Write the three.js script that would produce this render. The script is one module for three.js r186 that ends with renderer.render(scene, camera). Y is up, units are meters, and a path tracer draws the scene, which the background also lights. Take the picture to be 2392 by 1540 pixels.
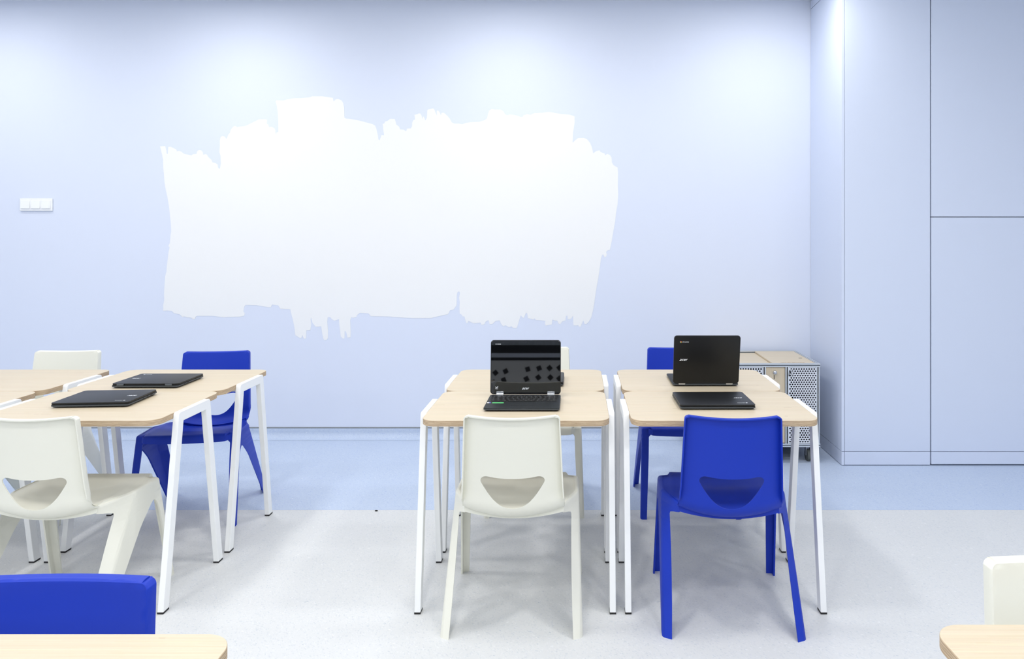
import * as THREE from 'three';
import { RoundedBoxGeometry } from 'three/addons/geometries/RoundedBoxGeometry.js';
import { TextGeometry } from 'three/addons/geometries/TextGeometry.js';
import { FontLoader } from 'three/addons/loaders/FontLoader.js';
import { RectAreaLightUniformsLib } from 'three/addons/lights/RectAreaLightUniformsLib.js';
import { mergeGeometries, mergeVertices, toCreasedNormals } from 'three/addons/utils/BufferGeometryUtils.js';
import { Brush, Evaluator, SUBTRACTION } from 'three-bvh-csg';

// ------------------------------------------------------------------ camera, exposure, lights
const W = 2392, H = 1540, FOCAL = 1650, PX = 1346, PY = 541, EYE = 1.42;
const scene = new THREE.Scene();
scene.background = new THREE.Color(0x000000);
const camera = new THREE.PerspectiveCamera(2 * Math.atan(H / 2 / FOCAL) * 180 / Math.PI, W / H, 0.05, 60);
camera.position.set(0, EYE, 0);
camera.setViewOffset(W, H, W / 2 - PX, H / 2 - PY, W, H);      // shifted lens: verticals stay vertical
camera.updateProjectionMatrix();
const renderer = new THREE.WebGLRenderer({ antialias: true });
renderer.toneMapping = THREE.LinearToneMapping;
renderer.toneMappingExposure = 2.4;
renderer.shadowMap.enabled = true;
RectAreaLightUniformsLib.init();
const LAMP = 30;                                               // radiance of one downlight
const LAMP_SIZE = 0.24;
const ROOM = { x0: -5.6, x1: 4.4, z0: -4.85, z1: 3.4, h: 3.005 };
const LAMP_X = [-3.95, -2.25, -0.45, 1.22, 2.95];
const LAMP_Z = [-4.05, -2.45, -0.7, 1.05, 2.75];

// ------------------------------------------------------------------ helpers
const rand = (() => { let s = 12345; return () => { s = (s + 0x6d2b79f5) | 0; let t = Math.imul(s ^ (s >>> 15), 1 | s); t = (t + Math.imul(t ^ (t >>> 7), 61 | t)) ^ t; return ((t ^ (t >>> 14)) >>> 0) / 4294967296; }; })();
const used = {};
function numbered(name) { const n = used[name] = (used[name] ?? -1) + 1; return n ? `${name}_${String(n).padStart(3, '0')}` : name; }
function tag(o, label, category, group, kind) {
  if (label) o.userData.label = label;
  if (category) o.userData.category = category;
  if (group) o.userData.group = group;
  if (kind) o.userData.kind = kind;
  return o;
}
function mesh(name, geo, mat, parent, top = false) {
  const m = new THREE.Mesh(geo, mat);
  m.name = top ? numbered(name) : name;
  m.castShadow = m.receiveShadow = true;
  (parent ?? scene).add(m);
  return m;
}
function thing(name, label, category, [x, y, z], turn = 0, group) {
  const g = new THREE.Group();
  g.name = numbered(name);
  g.position.set(x, y, z); g.rotation.y = turn;
  scene.add(g);
  return tag(g, label, category, group);
}
function structure(name, geo, mat, label) {
  const m = mesh(name, geo, mat, scene, false);
  m.userData.kind = 'structure';
  if (label) m.userData.label = label;
  return m;
}
const box = (w, h, d, x = 0, y = 0, z = 0) => new THREE.BoxGeometry(w, h, d).translate(x, y, z);
const rbox = (w, h, d, r, x = 0, y = 0, z = 0, seg = 2) => new RoundedBoxGeometry(w, h, d, seg, Math.min(r, w / 2.01, h / 2.01, d / 2.01)).translate(x, y, z);
const span = (x0, x1, y0, y1, z0, z1) => box(x1 - x0, y1 - y0, z1 - z0, (x0 + x1) / 2, (y0 + y1) / 2, (z0 + z1) / 2);
function clean(g) {
  const o = new THREE.BufferGeometry();
  const n = g.index ? g.toNonIndexed() : g;
  o.setAttribute('position', n.getAttribute('position'));
  o.setAttribute('normal', n.getAttribute('normal'));
  o.setAttribute('uv', n.getAttribute('uv') ?? new THREE.BufferAttribute(new Float32Array(n.getAttribute('position').count * 2), 2));
  return o;
}
const join = (...gs) => mergeGeometries(gs.flat().map(clean));
const smooth = (g, a = 0.6) => toCreasedNormals(g, a);
function roundRect(w, h, r) {
  const s = new THREE.Shape(), x = w / 2, y = h / 2;
  s.moveTo(-x + r, -y); s.lineTo(x - r, -y); s.absarc(x - r, -y + r, r, -Math.PI / 2, 0);
  s.lineTo(x, y - r); s.absarc(x - r, y - r, r, 0, Math.PI / 2);
  s.lineTo(-x + r, y); s.absarc(-x + r, y - r, r, Math.PI / 2, Math.PI);
  s.lineTo(-x, -y + r); s.absarc(-x + r, -y + r, r, Math.PI, Math.PI * 1.5);
  return s;
}
const lerp = (a, b, t) => a + (b - a) * t;
const sstep = (a, b, x) => { const t = Math.min(1, Math.max(0, (x - a) / (b - a))); return t * t * (3 - 2 * t); };
// closed thin shell from a surface fn(i, j) -> Vector3, thickness t against the normal
function shell(fn, nu, nv, t) {
  const P = [], N = [];
  for (let j = 0; j <= nv; j++) for (let i = 0; i <= nu; i++) P.push(fn(i, j));
  const at = (i, j) => P[Math.min(nv, Math.max(0, j)) * (nu + 1) + Math.min(nu, Math.max(0, i))];
  for (let j = 0; j <= nv; j++) for (let i = 0; i <= nu; i++) {
    const du = at(i + 1, j).clone().sub(at(i - 1, j)), dv = at(i, j + 1).clone().sub(at(i, j - 1));
    N.push(du.cross(dv).normalize());
  }
  const pos = [], idx = [], n = P.length, row = nu + 1;
  for (const p of P) pos.push(p.x, p.y, p.z);
  P.forEach((p, k) => pos.push(p.x - N[k].x * t, p.y - N[k].y * t, p.z - N[k].z * t));
  for (let j = 0; j < nv; j++) for (let i = 0; i < nu; i++) {
    const a = j * row + i, b = a + 1, c = a + row, d = c + 1;
    idx.push(a, b, d, a, d, c, n + a, n + d, n + b, n + a, n + c, n + d);
  }
  const rim = [];
  for (let i = 0; i < nu; i++) rim.push(i);
  for (let j = 0; j < nv; j++) rim.push(j * row + nu);
  for (let i = nu; i > 0; i--) rim.push(nv * row + i);
  for (let j = nv; j > 0; j--) rim.push(j * row);
  for (let k = 0; k < rim.length; k++) { const a = rim[k], b = rim[(k + 1) % rim.length]; idx.push(a, n + a, n + b, a, n + b, b); }
  const g = new THREE.BufferGeometry();
  g.setAttribute('position', new THREE.Float32BufferAttribute(pos, 3));
  g.setIndex(idx);
  g.setAttribute('uv', new THREE.Float32BufferAttribute(new Float32Array(pos.length / 3 * 2), 2));
  g.computeVertexNormals();
  return g;
}
// loft of closed rings (each an array of Vector3, equal count), capped at both ends
function loft(rings) {
  const pos = [], idx = [], n = rings[0].length;
  for (const r of rings) for (const p of r) pos.push(p.x, p.y, p.z);
  for (let j = 0; j < rings.length - 1; j++) for (let i = 0; i < n; i++) {
    const a = j * n + i, b = j * n + (i + 1) % n, c = a + n, d = b + n;
    idx.push(a, b, d, a, d, c);
  }
  const cap = (r, base, flip) => {
    const t = THREE.ShapeUtils.triangulateShape(r.map((p) => new THREE.Vector2(p.x, p.z)), []);
    for (const [a, b, c] of t) flip ? idx.push(base + a, base + c, base + b) : idx.push(base + a, base + b, base + c);
  };
  cap(rings[0], 0, false); cap(rings[rings.length - 1], n * (rings.length - 1), true);
  const g = new THREE.BufferGeometry();
  g.setAttribute('position', new THREE.Float32BufferAttribute(pos, 3));
  g.setIndex(idx);
  g.setAttribute('uv', new THREE.Float32BufferAttribute(new Float32Array(pos.length / 3 * 2), 2));
  g.computeVertexNormals();
  return g;
}

// ------------------------------------------------------------------ textures and materials
function canvasTexture(w, h, draw, repeat = true) {
  const c = document.createElement('canvas'); c.width = w; c.height = h;
  draw(c.getContext('2d'), w, h);
  const t = new THREE.CanvasTexture(c);
  t.colorSpace = THREE.SRGBColorSpace;
  if (repeat) t.wrapS = t.wrapT = THREE.RepeatWrapping;
  t.magFilter = THREE.LinearFilter;
  return t;
}
function linoleum(base, light, dark) {
  return canvasTexture(1024, 1024, (c, w, h) => {
    c.fillStyle = `rgb(${base})`; c.fillRect(0, 0, w, h);
    c.lineCap = 'round';
    for (let k = 0; k < 26000; k++) {
      const x = rand() * w, y = rand() * h, l = 1.5 + rand() * 4, a = -0.9 + (rand() - 0.5) * 0.9 + (rand() < 0.15 ? 1.6 : 0);
      const d = rand() < 0.52;
      c.strokeStyle = `rgba(${d ? dark : light},${0.10 + rand() * 0.22})`;
      c.lineWidth = 1 + rand() * 1.6;
      for (const ox of [0, -w]) for (const oy of [0, -h]) {
        if ((ox && x < w - 10) || (oy && y < h - 10)) continue;
        c.beginPath(); c.moveTo(x + ox, y + oy); c.lineTo(x + ox + Math.cos(a) * l, y + oy + Math.sin(a) * l); c.stroke();
      }
    }
    for (let k = 0; k < 240; k++) {                       // sparse stronger flecks
      const x = rand() * w, y = rand() * h, d = rand() < 0.5;
      c.strokeStyle = `rgba(${d ? dark : '255,255,255'},${0.45 + rand() * 0.4})`;
      c.lineWidth = 1.2 + rand();
      const a = -0.6 + rand() * 0.5; const l = 2 + rand() * 5;
      c.beginPath(); c.moveTo(x, y); c.lineTo(x + Math.cos(a) * l, y + Math.sin(a) * l); c.stroke();
    }
  });
}
const birchMap = canvasTexture(1024, 1024, (c, w, h) => {
  c.fillStyle = 'rgb(208,195,170)'; c.fillRect(0, 0, w, h);
  for (let k = 0; k < 2600; k++) {                       // long faint grain
    const y = rand() * h, x = rand() * w, l = 120 + rand() * 500, d = rand() < 0.5;
    c.strokeStyle = d ? `rgba(196,170,130,${0.03 + rand() * 0.07})` : `rgba(232,218,192,${0.04 + rand() * 0.08})`;
    c.lineWidth = 0.8 + rand() * 4;
    const s = (rand() - 0.5) * 14;
    for (const ox of [0, -w]) { c.beginPath(); c.moveTo(x + ox, y); c.quadraticCurveTo(x + ox + l / 2, y + s, x + ox + l, y); c.stroke(); }
  }
  for (let k = 0; k < 260; k++) {                        // short silk marks across the grain
    const x = rand() * w, y = rand() * h;
    c.fillStyle = `rgba(200,174,136,${0.05 + rand() * 0.07})`;
    c.beginPath(); c.ellipse(x, y, 10 + rand() * 40, 1 + rand() * 2.4, (rand() - 0.5) * 0.1, 0, 7); c.fill();
  }
  for (let k = 0; k < 26; k++) {                         // small dark flecks
    const x = rand() * w, y = rand() * h, l = 8 + rand() * 36;
    c.strokeStyle = `rgba(120,92,62,${0.25 + rand() * 0.4})`; c.lineWidth = 0.8 + rand() * 1.2;
    c.beginPath(); c.moveTo(x, y); c.quadraticCurveTo(x + l / 2, y + (rand() - 0.5) * 3, x + l, y + (rand() - 0.5) * 2); c.stroke();
  }
});
const plyMap = canvasTexture(512, 64, (c, w, h) => {
  const plies = 9;
  for (let k = 0; k < plies; k++) {
    c.fillStyle = k % 2 ? 'rgb(174,151,124)' : 'rgb(206,184,152)';
    c.fillRect(0, k * h / plies, w, h / plies + 1);
  }
  for (let k = 0; k < 900; k++) {
    c.fillStyle = rand() < 0.5 ? `rgba(120,96,70,${rand() * 0.22})` : `rgba(235,216,186,${rand() * 0.22})`;
    c.fillRect(rand() * w, rand() * h, 8 + rand() * 50, 1 + rand() * 2);
  }
});
const paint = (c, r = 0.55, extra = {}) => new THREE.MeshPhysicalMaterial({ color: c, roughness: r, ...extra });
const M = {
  wall: new THREE.MeshStandardMaterial({ color: new THREE.Color().setRGB(0.705, 0.76, 0.885), roughness: 0.75 }),
  cupboard: new THREE.MeshStandardMaterial({ color: new THREE.Color().setRGB(0.67, 0.738, 0.885), roughness: 0.55 }),
  whitePaint: new THREE.MeshStandardMaterial({ color: new THREE.Color().setRGB(0.87, 0.88, 0.88), roughness: 0.6 }),
  ceiling: new THREE.MeshStandardMaterial({ color: new THREE.Color().setRGB(0.79, 0.835, 0.91), roughness: 0.9 }),
  floorWhite: new THREE.MeshStandardMaterial({ map: linoleum('216,218,218', '238,240,242', '170,180,192'), roughness: 0.5 }),
  floorBlue: new THREE.MeshStandardMaterial({ map: linoleum('191,205,226', '222,233,252', '132,156,206'), roughness: 0.5 }),
  birch: new THREE.MeshStandardMaterial({ map: birchMap, roughness: 0.42 }),
  ply: new THREE.MeshStandardMaterial({ map: plyMap, roughness: 0.7 }),
  whiteMetal: paint(0xf4f6f6, 0.4),
  white: new THREE.MeshStandardMaterial({ color: new THREE.Color().setRGB(0.80, 0.80, 0.705), roughness: 0.42 }),
  blue: new THREE.MeshPhysicalMaterial({ color: new THREE.Color().setRGB(0.0085, 0.038, 0.44), roughness: 0.45, specularIntensity: 0.5 }),
  black: paint(0x121212, 0.6),
  laptop: paint(0x1e2225, 0.5, { specularIntensity: 0.5 }),
  laptopLid: paint(0x0a0c0e, 0.4, { specularIntensity: 0.75 }),
  laptopEdge: paint(0x4c5155, 0.45, { specularIntensity: 0.5 }),
  key: paint(0x0c0d0e, 0.5),
  keyLegend: paint(0x8c9296, 0.6),
  screen: new THREE.MeshPhysicalMaterial({ color: 0x050608, roughness: 0.02, ior: 1.68 }),
  silver: new THREE.MeshStandardMaterial({ color: 0xc9ccd0, roughness: 0.28, metalness: 0.9 }),
  alu: new THREE.MeshStandardMaterial({ color: 0xd4dae0, roughness: 0.42, metalness: 0.6 }),
  perforated: paint(0xdfe4ec, 0.45),
  slot: paint(0x59626b, 0.6),
  cartDark: paint(0x15171a, 0.8),
  mark: paint(0xe9edf0, 0.5),
  engraved: paint(0x8d6844, 0.8),
  plastic: paint(0xf3f5f6, 0.35),
  trim: new THREE.MeshStandardMaterial({ color: 0xa9adae, roughness: 0.4, metalness: 0.5 }),
  green: paint(0x5fd07a, 0.5), stickerBlue: paint(0x5863c8, 0.5),
  red: paint(0xd8402f, 0.5), yellow: paint(0xf2c230, 0.5), logoGreen: paint(0x35a05a, 0.5), logoBlue: paint(0x3f7be0, 0.5),
  rubber: paint(0x565a58, 0.7),
  glow: new THREE.MeshStandardMaterial({ color: 0xffffff, emissive: 0xffffff, emissiveIntensity: 2.0, roughness: 0.5 }),
  greyPanel: paint(0x9a9aa2, 0.7), darkPanel: paint(0x202024, 0.8), greyCurtain: paint(0xc3ccd6, 0.9),
};
const font = await new FontLoader().loadAsync('fonts/droid/droid_sans_bold.typeface.json');
const fontThin = await new FontLoader().loadAsync('fonts/droid/droid_sans_regular.typeface.json');

// ------------------------------------------------------------------ the room
const T = 0.16, COVE_R = 0.045, COVE_H = 0.068;
function uvPlane(g, scale) {                       // uv in metres over x and z
  const p = g.getAttribute('position'), uv = new Float32Array(p.count * 2);
  for (let k = 0; k < p.count; k++) { uv[2 * k] = p.getX(k) / scale; uv[2 * k + 1] = (p.getZ(k) - p.getY(k)) / scale; }
  g.setAttribute('uv', new THREE.BufferAttribute(uv, 2));
  return g;
}
{
  const FS = 1.35, seam = -3.6;
  const f = new THREE.Group(); f.name = 'floor'; f.userData.kind = 'structure'; f.userData.label = 'linoleum floor, white with a pale blue band along the wall'; scene.add(f);
  mesh('white_linoleum', uvPlane(span(ROOM.x0, ROOM.x1, -0.06, 0, seam + 0.0005, ROOM.z1), FS), M.floorWhite, f);
  mesh('blue_linoleum', uvPlane(span(ROOM.x0, ROOM.x1, -0.06, 0, ROOM.z0, seam - 0.0005), FS), M.floorBlue, f);
  // linoleum coved up the wall
  const pts = [];
  const z0 = ROOM.z0 + 0.004;
  pts.push([z0 + COVE_R + 0.004, 0.0006]);
  for (let k = 0; k <= 10; k++) { const a = k / 10 * Math.PI / 2; pts.push([z0 + COVE_R - Math.sin(a) * COVE_R, 0.0015 + COVE_R - Math.cos(a) * COVE_R]); }
  pts.push([z0, COVE_H], [z0 - 0.003, COVE_H]);
  const xs = [ROOM.x0, 1.612], pos = [], idx = [];
  for (const x of xs) for (const [z, y] of pts) pos.push(x, y, z);
  const n = pts.length;
  for (let k = 0; k < n - 1; k++) idx.push(k, n + k, n + k + 1, k, n + k + 1, k + 1);
  let g = new THREE.BufferGeometry();
  g.setAttribute('position', new THREE.Float32BufferAttribute(pos, 3)); g.setIndex(idx); g.computeVertexNormals();
  structure('baseboard_back', uvPlane(g, FS), M.floorBlue, 'pale blue linoleum coved up the foot of the back wall');
  structure('trim_1', span(ROOM.x0, 1.612, COVE_H + 0.002, COVE_H + 0.0075, ROOM.z0 - 0.02, ROOM.z0 + 0.0035), M.trim, 'thin grey metal strip above the coved baseboard');
}
structure('wall_back', join(span(ROOM.x0 - T, ROOM.x1 + T, COVE_H + 0.0085, ROOM.h, ROOM.z0 - T, ROOM.z0), span(ROOM.x0 - T, ROOM.x1 + T, -0.06, COVE_H + 0.0085, ROOM.z0 - T, ROOM.z0 - 0.012)), M.wall, 'pale blue painted back wall');
structure('wall_left', span(ROOM.x0 - T, ROOM.x0, -0.06, ROOM.h, ROOM.z0, ROOM.z1), M.wall, 'pale blue side wall');
structure('wall_right', span(ROOM.x1, ROOM.x1 + T, -0.06, ROOM.h, ROOM.z0, ROOM.z1), M.wall, 'pale blue side wall');
structure('wall_front', span(ROOM.x0 - T, ROOM.x1 + T, -0.06, ROOM.h, ROOM.z1, ROOM.z1 + T), M.ceiling, 'white wall behind the camera');
structure('ceiling', span(ROOM.x0 - T, ROOM.x1 + T, ROOM.h, ROOM.h + T, ROOM.z0 - T, ROOM.z1 + T), M.ceiling, 'pale ceiling');

// recessed downlights: one row along the wall, the others over the tables
for (const z of LAMP_Z) for (const x of LAMP_X) {
  if (z < -2 && x > 1.6) continue;                            // none in front of the cupboards
  const row = z < -4;
  const g = thing('ceiling_downlight', row ? 'round recessed downlight in the ceiling along the blue wall' : 'round recessed downlight in the ceiling above the tables', 'downlight', [x, ROOM.h, z], 0, row ? 'recessed downlights along the wall' : 'recessed downlights above the tables');
  mesh('trim_ring', new THREE.LatheGeometry([[0.12, 0], [0.122, -0.006], [0.132, -0.008], [0.142, -0.004], [0.144, 0]].map(([a, b]) => new THREE.Vector2(a, b)), 32), M.plastic, g);
  mesh('diffuser', new THREE.CylinderGeometry(0.12, 0.12, 0.003, 32).translate(0, -0.0018, 0), M.glow, g);
  const l = new THREE.RectAreaLight(0xfffcf8, row ? LAMP * 0.7 : LAMP, LAMP_SIZE, LAMP_SIZE);
  l.position.set(0, -0.011, 0); l.rotation.x = -Math.PI / 2; l.castShadow = true; l.name = 'lamp';
  g.add(l);
}

// white brushed paint patch on the wall, traced outline at its real size
{
  const A = (x, y) => [360 + x / 4.2714, 200 + y / 4.2714], B = (x, y) => [860 + x / 3.85, 200 + y / 3.85];
  const C = (x, y) => [360 + x / 4.2714, 540 + y / 4.2714], D = (x, y) => [860 + x / 3.858, 540 + y / 3.858];
  const run = (f, s) => s.trim().split(/\s+/).map((p) => f(...p.split(',').map(Number)));
  const P = [
    ...run(A, '60,608 112,605 122,640 128,682 138,682 142,612 165,610 222,638 228,657 250,652 268,658 300,682 372,697 388,686 425,682 430,655 450,644 470,647 485,665 492,692 510,685 527,688 540,712 572,742 582,766 612,774 634,788 640,822 658,830 666,780 664,700 653,665 657,600 656,550 665,515 680,504 700,507 712,518 720,535 730,520 742,488 758,472 768,438 790,412 805,403 820,408 830,417 842,411 895,407 920,401 950,386 1020,352 1045,338 1120,337 1127,345 1126,380 1140,392 1148,416 1170,411 1200,426 1209,445 1212,470 1218,492 1223,466 1236,466 1241,462 1240,340 1233,250 1226,205 1214,160 1220,148 1290,150 1330,138 1400,127 1470,126 1550,118 1580,107 1680,107 1730,115 1785,122 1793,158 1812,138 1835,134 1870,147 1888,175 1898,220 1900,320 1915,330 1950,332 2050,350 2180,385 2205,400 2218,430 2235,500 2238,535 2250,547 2262,515 2268,495 2295,497 2285,430 2280,383 2298,378 2303,360 2330,352 2355,332'),
    ...run(B, '240,300 248,325 253,350 280,370 288,395 320,397 342,413 350,387 385,385 395,365 397,330 408,310 422,306 416,263 445,258 455,250 470,252 482,272 490,305 494,275 505,290 514,315 528,292 532,225 540,215 585,206 595,215 605,240 618,272 617,228 630,224 645,245 655,268 660,246 680,244 715,275 735,300 750,330 775,343 825,344 845,349 880,337 920,330 1000,327 1050,312 1070,295 1080,250 1090,225 1110,212 1140,216 1190,216 1215,232 1230,258 1250,268 1275,260 1330,268 1370,283 1388,283 1398,268 1430,259 1460,264 1500,247 1570,245 1620,238 1660,243 1740,258 1810,262 1856,277 1857,330 1850,380 1843,420 1838,515 1865,490 1890,471 1940,470 1970,485 1995,515 2010,550 2025,610 2050,590 2080,583 2090,598 2128,612 2130,628 2150,615 2175,625 2190,650 2192,690 2205,715 2243,738 2247,780 2246,900 2249,980 2243,1070 2230,1140 2222,1220 2205,1310 2190,1400 2175,1478 2148,1485 2140,1500 2146,1520'),
    ...run(D, '2145,230 2130,235 2118,210 2108,215 2098,250 2085,350 2075,420 2060,500 2045,600 2030,700 2010,780 1990,815 1965,840 1948,835 1940,805 1930,825 1915,862 1897,860 1893,845 1885,852 1850,850 1846,760 1835,785 1810,797 1798,790 1796,762 1783,765 1778,806 1750,815 1730,840 1715,833 1705,808 1680,807 1660,797 1655,842 1600,852 1593,830 1597,810 1550,804 1510,802 1500,785 1494,797 1440,785 1434,745 1425,735 1415,755 1405,780 1395,782 1375,760 1360,810 1342,868 1335,874 1305,872 1292,858 1270,868 1240,850 1220,857 1208,850 1195,830 1187,806 1150,810 1120,838 1095,840 1085,804 1060,815 1045,842 1020,845 1014,825 950,832 905,810 895,828 885,828 875,800 868,770 852,770 845,755 825,745 823,680 826,640 820,600 828,555 818,543 803,555 799,590 797,670 770,708 738,715 720,750 680,758 590,778 570,785 400,785 300,780 180,770 25,768'),
    ...run(C, '2140,822 2055,816 2025,838 2020,858 1985,866 1970,858 1957,890 1962,1010 1960,1060 1930,1062 1920,1020 1910,998 1902,1000 1900,1070 1885,1075 1862,1050 1858,1000 1848,930 1845,880 1800,895 1775,880 1755,858 1733,862 1728,905 1735,990 1735,1070 1720,1088 1700,1090 1690,1075 1680,1030 1668,950 1640,955 1610,953 1580,915 1568,862 1562,880 1568,930 1560,988 1520,990 1516,1072 1495,1075 1480,1038 1470,1068 1452,1065 1410,1040 1400,960 1385,880 1370,830 1360,780 1260,775 1240,742 1178,734 1165,760 1140,760 1020,740 915,737 900,755 892,805 905,820 900,845 860,855 720,858 700,862 590,847 430,847 415,855 408,878 390,880 370,865 330,860 300,852 285,858 255,830 200,820 180,798 130,793 92,797 92,735 102,690 100,620 105,540 112,450 125,400 128,350 145,210 155,165 143,148 158,120 165,40 171,4'),
    ...run(A, '170,1420 165,1350 158,1280 148,1200 135,1120 115,1030 104,960 100,900 92,820 90,740 78,680'),
  ];
  const k = -ROOM.z0 / FOCAL;
  const pts = P.map(([x, y]) => new THREE.Vector2((x - PX) * k, EYE - (y - PY) * k));
  const c = new THREE.Vector2(-1.28, 1.5);
  const g = new THREE.ExtrudeGeometry(new THREE.Shape(pts.map((p) => p.clone().sub(c))), { depth: 0.0012, bevelEnabled: false });
  const m = mesh('paint_patch', g, M.whitePaint, scene, true);
  m.position.set(c.x, c.y, ROOM.z0 + 0.0002);
  tag(m, 'large white paint patch with ragged brushed edges on the blue wall', 'paint patch');
}

// triple light switch
{
  const k = -ROOM.z0 / FOCAL, x = (86.5 - PX) * k, y = EYE - (478.5 - PY) * k;
  const g = thing('light_switch', 'white triple light switch on the pale blue wall', 'light switch', [x, y, ROOM.z0], 0);
  mesh('frame', rbox(0.222, 0.086, 0.012, 0.004, 0, 0, 0.006), M.plastic, g);
  for (let i = -1; i <= 1; i++) {
    const r = mesh('rocker', rbox(0.061, 0.055, 0.008, 0.0025, 0, 0, 0), M.plastic, g);
    r.position.set(i * 0.071, 0, 0.0135); r.rotation.x = -0.07;
  }
}

// ------------------------------------------------------------------ built-in cupboards on the right
{
  const zf = -4.283, xl = 1.609, G = 0.0045, g = thing('built_in_cupboard', 'pale blue floor to ceiling built-in cupboards beside the back wall', 'cupboard', [xl, 0, zf], 0);
  const part = (name, x0, x1, y0, y1, z0, z1) => mesh(name, rbox(x1 - x0, y1 - y0, z1 - z0, 0.0012, (x0 + x1) / 2 - xl, (y0 + y1) / 2, (z0 + z1) / 2 - zf, 1), M.cupboard, g);
  const top = ROOM.h - 0.002, py = 0.083, back = ROOM.z0 + 0.003;
  // carcass behind the joints
  mesh('carcass', join(span(0.019, ROOM.x1 - xl - 0.002, 0.002, top, back - zf, -0.045)), M.cupboard, g);
  part('side_plinth', xl, xl + 0.018, 0.003, py, back, zf);
  part('side_panel', xl, xl + 0.018, py + 0.003, 2.945, back, zf);
  part('side_top_panel', xl, xl + 0.018, 2.949, top, back, zf);
  const a0 = xl + 0.018 + 0.002, a1 = 2.146, b0 = 2.153, b1 = 3.26, c0 = 3.266, c1 = ROOM.x1 - 0.003;
  part('front_panel', a0, a1, py + 0.003, top, zf - 0.02, zf);
  part('plinth', a0, a1, 0.004, py, zf - 0.02, zf);
  for (const [x0, x1] of [[b0, b1], [c0, c1]]) {
    part('lower_door', x0, x1, py + 0.003, 1.508 - G / 2, zf - 0.02, zf + 0.002);
    part('upper_door', x0, x1, 1.508 + G / 2, top, zf - 0.02, zf + 0.002);
    part('plinth', x0, x1, 0.009, py, zf - 0.02, zf + 0.002);
  }
}

// ------------------------------------------------------------------ tables
const TW = 0.70, TD = 0.482, TH = 0.72, TT = 0.022;
const frameGeo = (() => {
  const s = new THREE.Shape(), y0 = 0.006, y1 = TH + 0.001, ft = 0.221, tp = 0.116, t = 0.037, r = 0.012;
  s.moveTo(-ft, y0); s.lineTo(-tp - 0.0016, y1 - r); s.quadraticCurveTo(-tp, y1, -tp + r, y1);
  s.lineTo(tp - r, y1); s.quadraticCurveTo(tp, y1, tp + 0.0016, y1 - r); s.lineTo(ft, y0); s.lineTo(ft - t, y0);
  s.lineTo(tp - t * 0.86, y1 - 0.038); s.lineTo(-tp + t * 0.86, y1 - 0.038); s.lineTo(-ft + t, y0);
  return new THREE.ExtrudeGeometry(s, { depth: 0.0185, bevelEnabled: true, bevelThickness: 0.002, bevelSize: 0.0015, bevelOffset: -0.0015, bevelSegments: 2, curveSegments: 6 }).translate(0, 0, -0.00925).rotateY(Math.PI / 2);
})();
const capGeo = rbox(0.0235, 0.007, 0.039, 0.001, 0, 0.0035, 0, 1);
function topGeo(seed) {
  const s = roundRect(TW, TD, 0.052);
  const g = new THREE.ExtrudeGeometry(s, { depth: TT - 0.002, bevelEnabled: false, curveSegments: 10 });
  const pts = s.getPoints(10), caps = [], side = { p: [], uv: [], i: [] };
  // veneered faces
  const face = (y, up) => {
    const sg = new THREE.ShapeGeometry(s, 10), p = sg.getAttribute('position'), uv = sg.getAttribute('uv');
    for (let k = 0; k < p.count; k++) {
      const x = p.getX(k), z = p.getY(k);
      uv.setXY(k, x / 1.1 + seed * 0.37, z / 1.1 + seed * 0.61);
      p.setXYZ(k, x, y, up ? -z : z);
    }
    sg.computeVertexNormals();
    return sg;
  };
  caps.push(face(TH, true), face(TH - TT, false));
  let len = 0;
  const ring = [...pts];
  if (ring[0].distanceTo(ring[ring.length - 1]) > 1e-6) ring.push(ring[0].clone());
  // small rounded arris at top and bottom, then the ply edge
  const prof = [[0, TH], [0.0006, TH - 0.0006], [0.0008, TH - 0.002], [0.0008, TH - TT + 0.002], [0, TH - TT]];
  ring.forEach((p, k) => {
    if (k) len += p.distanceTo(ring[k - 1]);
    const q = ring[(k + 1) % ring.length], o = ring[(k - 1 + ring.length) % ring.length];
    const n = new THREE.Vector2((k === ring.length - 1 ? ring[1] : q).y - (k === 0 ? ring[ring.length - 2] : o).y, -((k === ring.length - 1 ? ring[1] : q).x - (k === 0 ? ring[ring.length - 2] : o).x)).normalize();
    for (const [d, y] of prof) { side.p.push(p.x + n.x * d, y, -(p.y + n.y * d)); side.uv.push(len / 0.5 + seed * 0.3, (y - TH + TT) / TT); }
  });
  const m = prof.length;
  for (let k = 0; k < ring.length - 1; k++) for (let j = 0; j < m - 1; j++) { const a = k * m + j, b = a + m; side.i.push(a, a + 1, b, b, a + 1, b + 1); }
  const sd = new THREE.BufferGeometry();
  sd.setAttribute('position', new THREE.Float32BufferAttribute(side.p, 3));
  sd.setAttribute('uv', new THREE.Float32BufferAttribute(side.uv, 2));
  sd.setIndex(side.i); sd.computeVertexNormals();
  return [join(caps), sd];
}
let tableSeed = 1;
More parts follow.
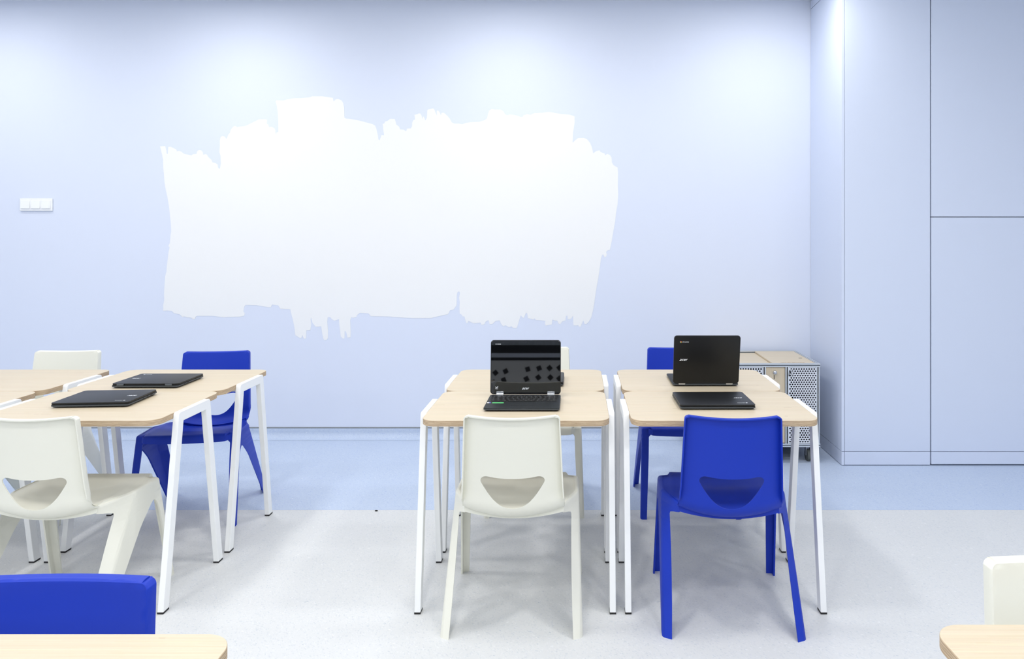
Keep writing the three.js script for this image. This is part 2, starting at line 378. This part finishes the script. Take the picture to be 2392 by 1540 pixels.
function table(label, x, z, shift = 0) {                       // x, z: middle of the top
  const t = thing('student_table', label, 'table', [x, 0, z], 0, 'birch student tables with white frames');
  const [faces, edge] = topGeo(tableSeed++);
  const tp = mesh('tabletop', faces, M.birch, t);
  const e = mesh('plywood_edge', edge, M.ply, tp); e.userData.label = 'layered plywood edge';
  for (const s of [-1, 1]) {
    const f = mesh('leg_frame', frameGeo, M.whiteMetal, t);
    f.position.set(s * (TW / 2 + 0.0125), 0, shift);
    for (const q of [-1, 1]) { const c = mesh('foot_cap', capGeo, M.black, f); c.position.set(0, 0, q * 0.2025); }
    mesh('bracket', join(rbox(0.06, 0.022, 0.12, 0.002, s * (TW / 2 - 0.029), TH - TT - 0.011, 0)), M.whiteMetal, t);
  }
  mesh('rail', join(rbox(TW - 0.1, 0.02, 0.03, 0.002, 0, TH - TT - 0.0105, 0)), M.whiteMetal, t);
  return t;
}
const ZN = -2.613 - TD / 2, ZF = ZN - TD - 0.004;
const XA = -1.905, XM = -0.2265, XR = 0.556, XD = XA - TW - 0.09;
table('birch table at the left holding the nearer closed laptop', XA, ZN, 0.014);
table('birch table at the left holding the farther closed laptop', XA, ZF);
table('birch table cut off by the left edge, behind the off-white chair nearest the left', XD, ZN, 0.014);
table('birch table at the left edge in front of the off-white chair by the wall', XD, ZF);
table('birch table holding the open laptop whose screen faces us', XM, ZN, 0.014);
table('birch table behind the open laptop with the visible screen', XM, ZF);
table('birch table holding the closed laptop, with a blue chair in front', XR, ZN, 0.014);
table('birch table holding the open laptop seen from behind', XR, ZF);
table('birch table cut off at the bottom left corner of the picture', -0.587 - TW / 2, -1.227 + TD / 2);
table('birch table cut off at the bottom right corner of the picture', 0.627 + TW / 2, -1.257 + TD / 2);

// ------------------------------------------------------------------ moulded chairs, facing +z, origin on the floor
const chairParts = (() => {
  const V = (x, y, z) => new THREE.Vector3(x, y, z);
  const out = [];
  // backrest: profile up from the seat, concave across
  const zc = (y) => lerp(-0.189, -0.223, (y - 0.46) / 0.31);
  const half = (y) => lerp(0.182, 0.166, Math.max(0, y - 0.41) / 0.36);
  const TOP = 0.77, R = 0.011;
  const profile = [];                                           // [y, z of the middle, weight of the cross curve]
  for (let k = 0; k <= 8; k++) { const a = k / 8 * Math.PI / 2 * 0.96; profile.push([0.3870 + 0.066 - Math.cos(a) * 0.066, -0.124 - Math.sin(a) * 0.066, k / 8]); }
  for (let k = 1; k <= 16; k++) { const y = lerp(0.456, TOP - R, k / 16); profile.push([y, zc(y), 1]); }
  for (let k = 1; k <= 5; k++) { const a = k / 5 * Math.PI / 2; const y = TOP - R + Math.sin(a) * R; profile.push([y, zc(y), 1, R - Math.cos(a) * R]); }
  const core = profile.length;
  const ROLL = [[0.0012, 0.0016], [0.0026, 0.0055], [0.0036, 0.013], [0.0036, 0.026]];
  const NU = 28, cols = NU + ROLL.length * 2, rows = core + 3;
  const fn = (i, j) => {
    let ci = i - ROLL.length, extra = null, sgn = 0;
    if (ci < 0) { extra = ROLL[-ci - 1]; sgn = -1; ci = 0; }
    if (ci > NU) { extra = ROLL[ci - NU - 1]; sgn = 1; ci = NU; }
    const u = ci / NU * 2 - 1;
    const pj = Math.min(j, core - 1), [y, z, wgt, inset = 0] = profile[pj];
    const hw = half(y) - inset;
    const x = u * hw, bow = 0.028 * wgt * (x / 0.175) ** 2, fade = sstep(0.395, 0.45, y);
    const p = V(x, y + 0.036 * u * u * sstep(0.53, 0.41, y) - 0.0065 * (1 - u * u) * sstep(0.6, 0.77, y), z + bow);
    if (extra) { p.x += sgn * extra[0]; p.z -= extra[1] * fade; }
    if (j >= core) { const q = [[0.0012, 0.0016], [0.0026, 0.0055], [0.0034, 0.013], [0.0026, 0.025]][j - core]; p.y += q[0] * (extra ? 0.4 : 1); if (extra) p.x -= sgn * extra[0] * 0.7; if (!extra || extra[1] < q[1]) p.z = z + bow - q[1]; }
    return p;
  };
  let back = shell(fn, cols, rows, 0.0045);
  // the smile-shaped opening
  const hs = new THREE.Shape();
  hs.moveTo(-0.085, 0.549); hs.bezierCurveTo(-0.04, 0.540, 0.04, 0.540, 0.085, 0.549);
  hs.bezierCurveTo(0.108, 0.5535, 0.121, 0.5385, 0.111, 0.523); hs.bezierCurveTo(0.075, 0.460, 0.045, 0.432, 0, 0.432);
  hs.bezierCurveTo(-0.045, 0.432, -0.075, 0.460, -0.111, 0.523); hs.bezierCurveTo(-0.121, 0.5385, -0.108, 0.5535, -0.085, 0.549);
  const cutter = new THREE.ExtrudeGeometry(hs, { depth: 0.35, bevelEnabled: false, curveSegments: 14 }).translate(0, 0, -0.45);
  const ev = new Evaluator(); ev.attributes = ['position', 'normal']; ev.useGroups = false;
  const b1 = new Brush(back), b2 = new Brush(cutter); b1.updateMatrixWorld(); b2.updateMatrixWorld();
  const cut = ev.evaluate(b1, b2, SUBTRACTION).geometry;
  out.push(['backrest', smooth(clean(cut), 0.75)]);
  // seat: dished, its front lip a little proud of the leg shoulders
  const zr = (x) => Math.max(-0.133, -(0.237 - Math.abs(x)) * 2.1 + 0.0244);
  const lip = (x) => 1 - sstep(0.184, 0.197, Math.abs(x));
  const zfr = (x) => 0.156 + 0.03 * lip(x);
  const sx = []; for (let k = 0; k <= 44; k++) sx.push((k / 44 * 2 - 1) * 0.2268);
  const nS = sx.length - 1, nz = 22, fr = [[0.008, -0.0025], [0.0142, -0.0105], [0.0165, -0.03]];
  const seatY = (x, z) => 0.4345 - 0.014 * Math.cos(Math.min(1, Math.abs(x) / 0.2) * Math.PI / 2) ** 1.3 * sstep(0.21, 0.05, z) - (0.004 + 0.026 * (1 - sstep(0.11, 0.2, Math.abs(x)))) * sstep(0.05, -0.13, z) - 0.004 * sstep(0.19, 0.2, Math.abs(x));
  const sf = (i, j) => {
    const x = sx[i], z = lerp(zfr(x), zr(x), Math.min(nz, Math.max(0, j - fr.length)) / nz);
    const p = V(x, seatY(x, z) - 0.0006 * sstep(0.2, 0.215, Math.abs(x)), z);
    if (j < fr.length) { const f = fr[fr.length - 1 - j]; p.z += f[0] * lip(x); p.y += f[1] * (0.25 + 0.75 * lip(x)); }
    return p;
  };
  out.push(['seat', smooth(clean(shell(sf, nS, nz + fr.length, 0.005)), 0.8)]);
  // front apron
  const fa = (i, j) => {
    const u = i / 20 * 2 - 1, x = u * 0.205;
    const yb = lerp(0.401, 0.395, 1 - u * u), y = lerp(yb, 0.425, j / 3);
    return V(x, y, lerp(0.2045, 0.1985, j / 3) - 0.03 * sstep(0.87, 1, Math.abs(u)));
  };
  const ra = (i, j) => {
    const u = i / 24 * 2 - 1, x = -u * 0.181;
    const y = lerp(lerp(0.400, 0.377, 1 - u * u), 0.398 + 0.034 * u * u, j / 3);
    return V(x, y, -0.133 - 0.006 * (1 - u * u) + 0.003 * j);
  };
  out.push(['apron', smooth(clean(shell(fa, 20, 3, 0.005)), 0.8)]);
  out.push(['apron', smooth(clean(shell(ra, 24, 3, 0.004)), 0.8)]);
  // legs: an L section lofted down, widening into the side arch
  const ELL = (ws, wf, r, t) => {
    const q = [[ws, 0]];
    for (let k = 0; k <= 6; k++) { const a = k / 6 * Math.PI / 2; q.push([r - Math.sin(a) * r, r - Math.cos(a) * r]); }
    q.push([0, wf], [t, wf]);
    for (let k = 4; k >= 0; k--) { const a = k / 4 * Math.PI / 2, ri = Math.max(0.002, r - t); q.push([t + ri - Math.sin(a) * ri, t + ri - Math.cos(a) * ri]); }
    q.push([ws, t]);
    return q;
  };
  const leg = (s, front) => {
    const rings = [];
    const ys = [0, 0.004, 0.1, 0.2, 0.26, 0.275, 0.29, 0.305, 0.317, 0.327, 0.335, 0.341, 0.346, 0.35, 0.3525, 0.3535, 0.354, 0.36, 0.37, 0.378, 0.384, 0.389, 0.394, 0.399];
    const over = [[0, 0.016], [0.0006, 0.011], [0.0022, 0.006], [0.0052, 0.0022], [0.009, 0.0002], [0.013, -0.0008]];   // the top bends over into the seat
    const APEX = 0.354, AZ = 0.118;
    for (let k = 0; k < ys.length + over.length; k++) {
      const bend = k >= ys.length ? over[k - ys.length] : null;
      const y = bend ? 0.41 : ys[k], h = Math.min(1, y / 0.41);
      const cx = lerp(0.25, 0.237, h), cz = front ? lerp(0.25, 0.168, h) : lerp(-0.238, 0.0, h ** 1.06);
      const a0 = front ? 0.29 : 0.27;
      const arch = y < a0 ? 0 : 1 - Math.sqrt(Math.max(0, 1 - ((Math.min(y, APEX) - a0) / (APEX - a0)) ** 2));
      let ws, wf, dir;
      if (front) {
        ws = lerp(lerp(0.030, 0.033, h), cz - AZ, arch);
        wf = lerp(0.030, 0.036, Math.min(1, y / 0.3)) + 0.012 * sstep(0.384, 0.4, y);
        dir = [-1, 0];
      } else {
        const edge = lerp(-0.194, 0.045, y / 0.3);
        ws = lerp(Math.min(edge, AZ) - cz, AZ + 0.0006 - cz, arch);
        wf = lerp(0.036, 0.064, h) + 0.076 * sstep(0.374, 0.399, y);
        const dx = -lerp(0.92, 0.43, h), dz = -Math.sqrt(1 - dx * dx);
        dir = [dx, dz];
      }
      const o = bend ? bend[0] : 0, ox = -o, oz = front ? -o : 0.23 * o;
      const t = 0.0065, prof = ELL(ws, wf, 0.012, t);
      const ring = prof.map(([a, b]) => {
        // a runs along the side (towards the other leg), b inwards
        const px = cx + ox + dir[0] * b, pz = cz + oz + (front ? -a : a) + dir[1] * b;
        return V(s * px, bend ? seatY(Math.min(px, 0.24), pz) - bend[1] : y, pz);
      });
      rings.push(((s > 0) === front) ? ring.reverse() : ring);
    }
    return smooth(clean(loft(rings)), 0.7);
  };
  for (const f of [true, false]) for (const s of [-1, 1]) out.push(['leg', leg(s, f)]);
  return out;
})();
function chair(mat, label, x, z, turn) {
  const white = mat === M.white;
  const c = thing('stacking_chair', label, 'chair', [x, 0, z], turn, white ? 'off-white plastic chairs' : 'blue plastic chairs');
  for (const [name, g] of chairParts) mesh(name, g, mat, c);
  return c;
}
chair(M.white, 'off-white plastic chair before the open laptop, its back with smile-shaped opening towards us', -0.227, -2.706, Math.PI);
chair(M.blue, 'blue plastic chair before the closed laptop, its back with smile-shaped opening towards us', 0.56, -2.70, Math.PI - 0.04);
chair(M.white, 'off-white plastic chair at the left table, its back with smile-shaped opening partly cut off', -1.918, -2.69, Math.PI);
chair(M.white, 'off-white plastic chair facing us, almost hidden behind the open laptop screen', -0.21, -3.745, 0);
chair(M.blue, 'blue plastic chair facing us, half hidden behind the laptop seen from behind', 0.568, -3.73, 0);
chair(M.blue, 'blue plastic chair facing us at the left tables, nearest the wall', -1.918, -3.61, 0.12);
chair(M.white, 'off-white plastic chair facing us behind the table at the left edge', -2.755, -3.63, 0.04);
chair(M.blue, 'blue plastic chair backrest cut off at the bottom left corner', -0.957, -1.102, 0);
chair(M.white, 'off-white plastic chair backrest cut off at the bottom right corner', 0.978, -1.18, 0);

// ------------------------------------------------------------------ laptops, user side +z
const LW = 0.296, LD = 0.228;
const slab = (w, d, h, r, bevel) => new THREE.ExtrudeGeometry(roundRect(w - bevel * 2, d - bevel * 2, r), { depth: Math.max(0.0002, h - bevel * 2), bevelEnabled: true, bevelThickness: bevel, bevelSize: bevel, bevelSegments: 3, curveSegments: 6 }).translate(0, 0, bevel).rotateX(-Math.PI / 2);
const logo = (str, f, size, skew) => {
  const g = new TextGeometry(str, { font: f, size, depth: 0.0002, curveSegments: 4, bevelEnabled: false });
  if (skew) g.applyMatrix4(new THREE.Matrix4().makeShear(0, 0, skew, 0, 0, 0));
  g.computeBoundingBox();
  return g.translate(-g.boundingBox.min.x, -g.boundingBox.min.y, 0);
};
const acerGeo = logo('acer', font, 0.0118, 0.38), chromeGeo = logo('chrome', fontThin, 0.0062, 0);
const OUTER = new THREE.Matrix4().makeBasis(new THREE.Vector3(-1, 0, 0), new THREE.Vector3(0, 0, 1), new THREE.Vector3(0, 1, 0));
const INNER = new THREE.Matrix4().makeBasis(new THREE.Vector3(1, 0, 0), new THREE.Vector3(0, 0, 1), new THREE.Vector3(0, -1, 0));
const baseGeo = (() => {                                       // underside drawn in like a wedge
  const g = slab(LW, LD, 0.0115, 0.01, 0.0016);
  const p = g.getAttribute('position');
  for (let k = 0; k < p.count; k++) { const y = p.getY(k); if (y < 0.004) { const f = 1 - (0.004 - y) / 0.004 * 0.05; p.setX(k, p.getX(k) * f); p.setZ(k, p.getZ(k) * f); } }
  g.computeVertexNormals();
  return smooth(clean(g), 0.5);
})();
const lidGeo = smooth(clean(slab(LW, 0.2255, 0.0068, 0.012, 0.0014)), 0.5);
const stripeGeo = new THREE.ExtrudeGeometry(roundRect(LW + 0.0006, LD + 0.0006, 0.0112), { depth: 0.0048, bevelEnabled: false, curveSegments: 6 }).rotateX(-Math.PI / 2);
const keyGeo = rbox(0.0152, 0.0018, 0.0132, 0.0008, 0, 0, 0, 1), legendGeo = box(0.0046, 0.0002, 0.0026);
function laptop(label, x, z, turn, open, shows) {
  const g = thing('laptop', label, 'laptop', [x, TH + 0.0008, z], turn, 'black laptops on the tables');
  const b = mesh('base', baseGeo, M.laptop, g); b.position.y = 0.0016;
  const st = mesh('base_band', stripeGeo, M.laptopEdge, b); st.position.y = 0.0045;
  for (const [sx, sz] of [[-1, -1], [1, -1], [-1, 1], [1, 1]]) { const f = mesh('rubber_foot', new THREE.CylinderGeometry(0.006, 0.006, 0.003, 12), M.rubber, b); f.position.set(sx * 0.115, 0.0, sz * 0.08); }
  for (const [px, pz, w] of [[1, -0.06, 0.013], [1, -0.03, 0.009], [1, 0.0, 0.005], [-1, -0.06, 0.009], [-1, -0.03, 0.013]]) mesh('port', box(0.0012, 0.0034, w, px * (LW / 2 + 0.0001), 0.0070, pz), M.black, b);
  // lid pivots at the back edge
  const hy = 0.0145, lid = new THREE.Group(); lid.name = 'lid'; lid.position.set(0, hy, -LD / 2 + 0.002); lid.rotation.x = -open; g.add(lid);
  mesh('lid_shell', lidGeo, M.laptopLid, lid).position.set(0, -0.0006, 0.1135);
  const sc = mesh('screen', slab(LW - 0.005, 0.2195, 0.0012, 0.01, 0.0003), M.screen, lid); sc.position.set(0, -0.0013, 0.1135);
  if (shows.inside) {
    const a = mesh('logo', logo('acer', font, 0.0098, 0.38).applyMatrix4(INNER), M.mark, lid); a.position.set(-0.0145, -0.0014, 0.0205);
    for (let k = 0; k < 9; k++) mesh('printed_mark', box(0.0023, 0.0002, 0.0016 + (k > 4 ? 0.0012 * (k % 2) : 0)), M.mark, lid).position.set(-0.1275 + k * 0.0027, -0.0014, 0.2095);
    mesh('printed_mark', box(0.011, 0.0002, 0.0022), M.mark, lid).position.set(-0.1215, -0.0014, 0.0235);
    const tick = mesh('printed_mark', join(box(0.010, 0.0002, 0.0022, 0, 0, 0).rotateY(-0.25), box(0.0022, 0.0002, 0.006, 0.0045, 0, 0.003), box(0.0016, 0.0002, 0.0032, -0.004, 0, 0.0035)), M.mark, lid); tick.position.set(-0.121, -0.0014, 0.0288);
    mesh('camera_eye', new THREE.CylinderGeometry(0.0011, 0.0011, 0.0003, 12), M.laptopEdge, lid).position.set(0, -0.0014, 0.2175);
  }
  // logos on the outer face
  const a = mesh('logo', acerGeo.clone().applyMatrix4(OUTER), M.mark, lid); a.position.set(0.1215, 0.0063, 0.108);
  const c = mesh('logo', chromeGeo.clone().applyMatrix4(OUTER), M.mark, lid); c.position.set(0.1115, 0.0063, 0.1945);
  if (shows.outside) {
    const seg = (r0, r1, a0, da) => new THREE.RingGeometry(r0, r1, 12, 1, a0, da).translate(0, 0, 0.0002).applyMatrix4(OUTER);
    for (const [m, a0] of [[M.red, 0.52], [M.logoGreen, 0.52 + 2.094], [M.yellow, 0.52 + 4.189]]) mesh('logo', seg(0.0018, 0.0042, a0, 2.0944), m, lid).position.set(0.1185, 0.0063, 0.1975);
    mesh('logo', seg(0.0, 0.0019, 0, 6.2832), M.mark, lid).position.set(0.1185, 0.00625, 0.1975);
    mesh('logo', seg(0.0, 0.0014, 0, 6.2832), M.logoBlue, lid).position.set(0.1185, 0.0064, 0.1975);
  } else mesh('logo', new THREE.CircleGeometry(0.0042, 16).translate(0, 0, 0.0002).applyMatrix4(OUTER), M.mark, lid).position.set(0.1185, 0.0063, 0.1975);
  // hinges
  for (const s of [-1, 1]) {
    const h = mesh('hinge', join(rbox(0.030, 0.009, 0.008, 0.002, 0, 0, 0), new THREE.CylinderGeometry(0.0042, 0.0042, 0.030, 12).rotateZ(Math.PI / 2).translate(0, 0.0025, -0.001)), open > 1 ? M.silver : M.laptopEdge, g);
    h.position.set(s * 0.107, 0.0125, -LD / 2 + 0.003);
    if (open > 1) mesh('hinge_plate', rbox(0.030, 0.0012, 0.011, 0.0005, s * 0.107, -0.0017, 0.007), M.silver, lid);
  }
  if (open > 1) {
    const deck = mesh('keyboard_deck', slab(0.276, 0.098, 0.0007, 0.004, 0.0002), M.key, g); deck.position.set(0, 0.0129, -0.0455);
    const rowsN = [13, 14, 14, 13, 12];
    rowsN.forEach((n, r) => {
      const y = -0.0855 + r * 0.0182, pitch = 0.268 / n;
      for (let i = 0; i < n; i++) {
        const kx = -0.134 + (i + 0.5) * pitch;
        const k = mesh('key', keyGeo, M.key, deck); k.position.set(kx, 0.0014, y + 0.0455 + 0.006); k.scale.x = (pitch - 0.0028) / 0.0152;
        mesh('legend', legendGeo, M.keyLegend, deck).position.set(kx - 0.002 + (i * 7 % 3) * 0.001, 0.00245, y + 0.0455 + 0.0035);
      }
    });
    mesh('key', rbox(0.1, 0.0018, 0.0132, 0.0008, 0, 0, 0, 1), M.key, deck).position.set(-0.005, 0.0016, 0.0445);
    mesh('touchpad', slab(0.098, 0.056, 0.0006, 0.003, 0.0002), M.laptop, g).position.set(0.002, 0.0129, 0.048);
    if (shows.inside) {
      mesh('sticker', box(0.046, 0.0003, 0.013), M.green, g).position.set(-0.100, 0.0133, 0.0275);
      mesh('sticker', box(0.009, 0.0003, 0.011), M.plastic, g).position.set(-0.1395, 0.0133, 0.0265);
      mesh('sticker', box(0.006, 0.0003, 0.011), M.stickerBlue, g).position.set(-0.132, 0.0133, 0.0265);
    }
  }
  return g;
}
const rad = (d) => d * Math.PI / 180;
laptop('open black laptop with dark glossy screen facing us and green sticker', -0.213, -2.855, 0, rad(95), { inside: true });
laptop('open black laptop seen from behind, lid upright', 0.584, -3.302, Math.PI, rad(101), { outside: true });
laptop('closed black laptop behind the blue chair on the right table', 0.555, -2.880, 0.01, 0, {});
laptop('closed black laptop at the left, nearer of the two', -1.94, -2.915, 0.07, 0, {});
laptop('closed black laptop at the left, farther one with its hinges towards us', -1.926, -3.262, Math.PI + 0.01, 0, {});
laptop('closed black laptop almost hidden behind the open laptop screen', -0.206, -3.295, 0, 0, {});

// ------------------------------------------------------------------ furniture behind the camera, mirrored in the open laptop's screen
{
  const z = 1.6, g = thing('low_cabinet', 'low white cabinet with dark diamond cut-outs mirrored in the laptop screen', 'cabinet', [-0.6, 0, z]);
  const body = mesh('body', join(rbox(2.2, 0.80, 0.42, 0.004, 0, 0.45, 0.215)), M.plastic, g);
  mesh('plinth', rbox(2.16, 0.05, 0.38, 0.002, 0, 0.025, 0.22), M.darkPanel, g);
  mesh('shadow_gap', rbox(2.16, 0.03, 0.38, 0.002, 0, 0.864, 0.23), M.darkPanel, g);
  mesh('worktop', rbox(2.26, 0.044, 0.48, 0.006, 0, 0.901, 0.2), M.cupboard, g);
  const spots = [[-0.853, 0.72, 0.72], [-0.746, 0.736, 0.5], [-0.513, 0.757, 0.3], [-0.393, 0.767, 0.42], [-0.282, 0.769, 0.72], [-0.178, 0.772, 0.7], [-0.875, 0.62, 0.5], [-0.765, 0.645, 0.4], [-0.525, 0.657, 0.5], [-0.4, 0.672, 0.66], [-0.273, 0.672, 0.8], [-0.178, 0.66, 0.7]];
  for (const [x, y, a] of spots) { const d = mesh('diamond_inset', rbox(0.05, 0.05, 0.004, 0.001, 0, 0, 0), M.darkPanel, g); d.position.set(x + 0.6, y, 0.0035); d.rotation.z = a; }
  const s = thing('splash_board', 'dark board standing on the mirrored low cabinet', 'board', [-0.6, 0.924, z + 0.3]);
  mesh('board', rbox(2.2, 0.09, 0.03, 0.003, 0, 0.045, 0), M.darkPanel, s);
  const pts = []; for (let k = 0; k <= 120; k++) pts.push([k / 120 * 2.2 - 1.1, Math.sin(k * 0.62) * 0.02 + Math.sin(k * 0.23) * 0.012]);
  const cu = thing('curtain', 'grey pleated curtain above the mirrored low cabinet', 'curtain', [-0.6, 0, z + 0.45]);
  mesh('cloth', smooth(clean(shell((i, j) => new THREE.Vector3(pts[i][0], 0.98 + j * 0.7, pts[i][1]), 120, 2, 0.003)), 1), M.greyCurtain, cu);
  mesh('rail', new THREE.CylinderGeometry(0.012, 0.012, 2.3, 12).rotateZ(Math.PI / 2).translate(0, 2.39, 0), M.silver, cu);
  for (const x of [-1.05, 1.05]) mesh('post', join(new THREE.CylinderGeometry(0.012, 0.012, 2.39, 10).translate(x, 1.195, 0.06), rbox(0.03, 0.02, 0.08, 0.003, x, 2.39, 0.03)), M.silver, cu);
}

// ------------------------------------------------------------------ trolley in the corner
{
  const x0 = 0.80, x1 = 1.495, z0 = -4.81, z1 = -4.325, yb = 0.10, yt = 0.61, P = 0.02;
  const g = thing('storage_trolley', 'low storage trolley with perforated metal panels and plywood top in the corner', 'trolley', [x0, 0, z1]);
  const h = P / 2;
  // slotted aluminium profile along an axis
  const profile = (len) => {
    const s = new THREE.Shape(), h = P / 2, w = 0.0035, d = 0.007;
    const q = [[-h, -h], [-w, -h], [-w, -h + d], [w, -h + d], [w, -h], [h, -h], [h, -w], [h - d, -w], [h - d, w], [h, w], [h, h], [w, h], [w, h - d], [-w, h - d], [-w, h], [-h, h], [-h, w], [-h + d, w], [-h + d, -w], [-h, -w]];
    q.forEach(([a, b], k) => (k ? s.lineTo(a, b) : s.moveTo(a, b)));
    return new THREE.ExtrudeGeometry(s, { depth: len, bevelEnabled: false }).translate(0, 0, -len / 2);
  };
  const bar = (axis, len, x, y, z) => {
    const q = profile(len);
    if (axis === 'x') q.rotateY(Math.PI / 2); if (axis === 'y') q.rotateX(Math.PI / 2);
    const b = mesh('aluminium_profile', q, M.alu, g); b.position.set(x - x0, y, z - z1);
    if (axis === 'y') mesh('slot_strip', box(0.0068, len, 0.002, 0, 0, h - 0.002), M.black, b);
    if (axis === 'x') mesh('slot_strip', box(len - 0.002, 0.0068, 0.002, 0, 0, h - 0.003), M.slot, b);
    return b;
  };
  for (const [y] of [[yt - h], [yb + h]]) for (const z of [z0 + h, z1 - h]) bar('x', x1 - x0, (x0 + x1) / 2, y, z);
  for (const y of [yt - h, yb + h]) for (const x of [x0 + h, x1 - h]) bar('z', z1 - z0 - 2 * P, x, y, (z0 + z1) / 2);
  const vl = yt - yb - 2 * P, vy = (yt + yb) / 2;
  for (const x of [x0 + h, x1 - h - 0.004]) for (const z of [z0 + h, z1 - h - 0.002]) bar('y', vl, x, vy, z);
  const u1 = 1.151, u2 = 1.292;
  bar('y', vl, u1, vy, z1 - h); bar('y', vl, u2, vy, z1 - h);
  // perforated panels
  const perforated = (xa, xb, depth) => {
    const w = xb - xa, hh = vl - 0.004, s = new THREE.Shape();
    s.moveTo(0, 0); s.lineTo(w, 0); s.lineTo(w, hh); s.lineTo(0, hh); s.closePath();
    const px = 0.0156, py = 0.0135, r = 0.0054;
    for (let j = 0, y = 0.009; y < hh - 0.006; j++, y += py) for (let x = 0.009 + (j % 2) * px / 2; x < w - 0.0055; x += px) {
      const c = new THREE.Path(); c.absarc(x, y, r, 0, Math.PI * 2, true);
      s.holes.push(c);
    }
    return new THREE.ExtrudeGeometry(s, { depth, bevelEnabled: false, curveSegments: 5 });
  };
  const pz = z1 - 0.006;
  mesh('perforated_panel', perforated(u2 + h, x1 - 0.006, 0.0015), M.perforated, g).position.set(u2 + h - x0, yb + P + 0.002, pz - z1);
  mesh('perforated_panel', perforated(x0 + P, u1 - h, 0.0015), M.perforated, g).position.set(P, yb + P + 0.002, pz - z1);
  // plywood door with knob, slot and screws
  const dw = u2 - u1 - 2 * h;
  const dg = rbox(dw - 0.003, vl - 0.006, 0.01, 0.001, 0, 0, 0, 1);
  const du = dg.getAttribute('uv'), dp = dg.getAttribute('position');
  for (let k = 0; k < dp.count; k++) du.setXY(k, dp.getY(k) / 1.1, dp.getX(k) / 1.1);
  const dr = mesh('plywood_door', dg, M.birch, g); dr.position.set((u1 + u2) / 2 - x0, vy, -0.014);
  const kn = mesh('knob', new THREE.LatheGeometry([[0, 0], [0.007, 0], [0.006, 0.006], [0.0115, 0.011], [0.0115, 0.016], [0.008, 0.02], [0, 0.021]].map(([a, b]) => new THREE.Vector2(a, b)), 20).rotateX(Math.PI / 2), M.silver, dr); kn.position.set(-0.005, 0.202, 0.005);
  mesh('slot', rbox(0.004, 0.024, 0.001, 0.0004, -0.007, 0.171, 0.0052), M.black, dr);
  for (const y of [0.072, -0.16]) mesh('screw', new THREE.CylinderGeometry(0.0032, 0.0032, 0.002, 12).rotateX(Math.PI / 2).translate(0.045, y, 0.0055), M.silver, dr);
  // dark inside, back and end panels
  mesh('inner_box', join(span(0.022, x1 - x0 - 0.026, yb + 0.022, yb + 0.03, z0 - z1 + 0.02, -0.03), span(0.022, x1 - x0 - 0.026, yb + 0.022, yt - 0.05, z0 - z1 + 0.018, z0 - z1 + 0.024)), M.cartDark, g);
  mesh('end_panel', span(0.006, 0.009, yb + P, yt - P, z0 - z1 + P, -P), M.perforated, g);
  mesh('end_panel', span(x1 - x0 - 0.009, x1 - x0 - 0.006, yb + P, yt - P, z0 - z1 + P, -P), M.perforated, g);
  // lids
  const lidBox = (xa, xb, y, t) => { const q = rbox(xb - xa, t, z1 - z0 - 2 * P - 0.006, 0.001, 0, 0, 0, 1); const u = q.getAttribute('uv'), p = q.getAttribute('position'); for (let k = 0; k < p.count; k++) u.setXY(k, p.getX(k) / 1.1 + xa, p.getZ(k) / 1.1 + 0.3); const m = mesh('plywood_lid', q, M.birch, g); m.position.set((xa + xb) / 2 - x0, y - t / 2, (z0 - z1) / 2); return m; };
  lidBox(x0 + P + 0.002, 1.215, yt - 0.012, 0.009);
  const l2 = lidBox(1.21, x1 - P - 0.002, yt - 0.0015, 0.009);
  mesh('finger_slot', rbox(0.02, 0.0006, 0.009, 0.0002, 0.095, 0.0047, 0.04), M.black, l2);
  for (let k = 0, x = -0.075; k < 22; k++) { const w = 0.003 + rand() * 0.004; mesh('engraved_mark', box(w, 0.0004, 0.004 + rand() * 0.005, x + w / 2, 0.0046, 0.192 + rand() * 0.002), M.engraved, l2); x += w + (k % 5 === 4 ? 0.005 : 0.0012); }
  // castors
  for (const x of [0.06, x1 - x0 - 0.06]) for (const z of [-0.06, z0 - z1 + 0.06]) {
    const c = new THREE.Group(); c.name = 'castor'; c.position.set(x, 0, z); g.add(c);
    mesh('wheel', join(new THREE.CylinderGeometry(0.0365, 0.0365, 0.02, 28).rotateZ(Math.PI / 2).translate(0, 0.0365, 0.008)), M.rubber, c);
    mesh('fork', join(rbox(0.003, 0.052, 0.026, 0.001, -0.0135, 0.062, 0.006), rbox(0.003, 0.052, 0.026, 0.001, 0.0135, 0.062, 0.006), rbox(0.032, 0.006, 0.032, 0.001, 0, 0.089, 0.004), rbox(0.05, 0.006, 0.05, 0.001, 0, 0.0968, 0)), M.silver, c);
  }
}
// little key ring hanging on the trolley panel
{
  const k = thing('hanging_key', 'small keys hanging at the corner of the perforated trolley panel', 'key', [1.318, 0.578, -4.318]);
  mesh('ring', new THREE.TorusGeometry(0.008, 0.0011, 8, 20).translate(0, -0.008, 0), M.silver, k);
  mesh('key_blade', join(rbox(0.009, 0.013, 0.0016, 0.0006, 0.001, -0.022, 0.001), rbox(0.004, 0.024, 0.0014, 0.0004, 0.001, -0.039, 0.001)), M.silver, k);
  mesh('key_blade', join(rbox(0.008, 0.010, 0.0014, 0.0006, -0.006, -0.020, -0.0006), rbox(0.003, 0.022, 0.0012, 0.0004, -0.010, -0.035, -0.0006)).rotateZ(-0.18), M.cartDark, k);
}
// crumb on the floor seam
{
  const g = new THREE.IcosahedronGeometry(0.006, 1).scale(1.3, 0.5, 0.8);
  const m = mesh('floor_crumb', g, M.black, scene, true); m.position.set((879 - PX) * 3.585 / FOCAL, 0.003, -3.585);
  tag(m, 'tiny dark crumb on the floor at the seam', 'crumb');
}

renderer.render(scene, camera);
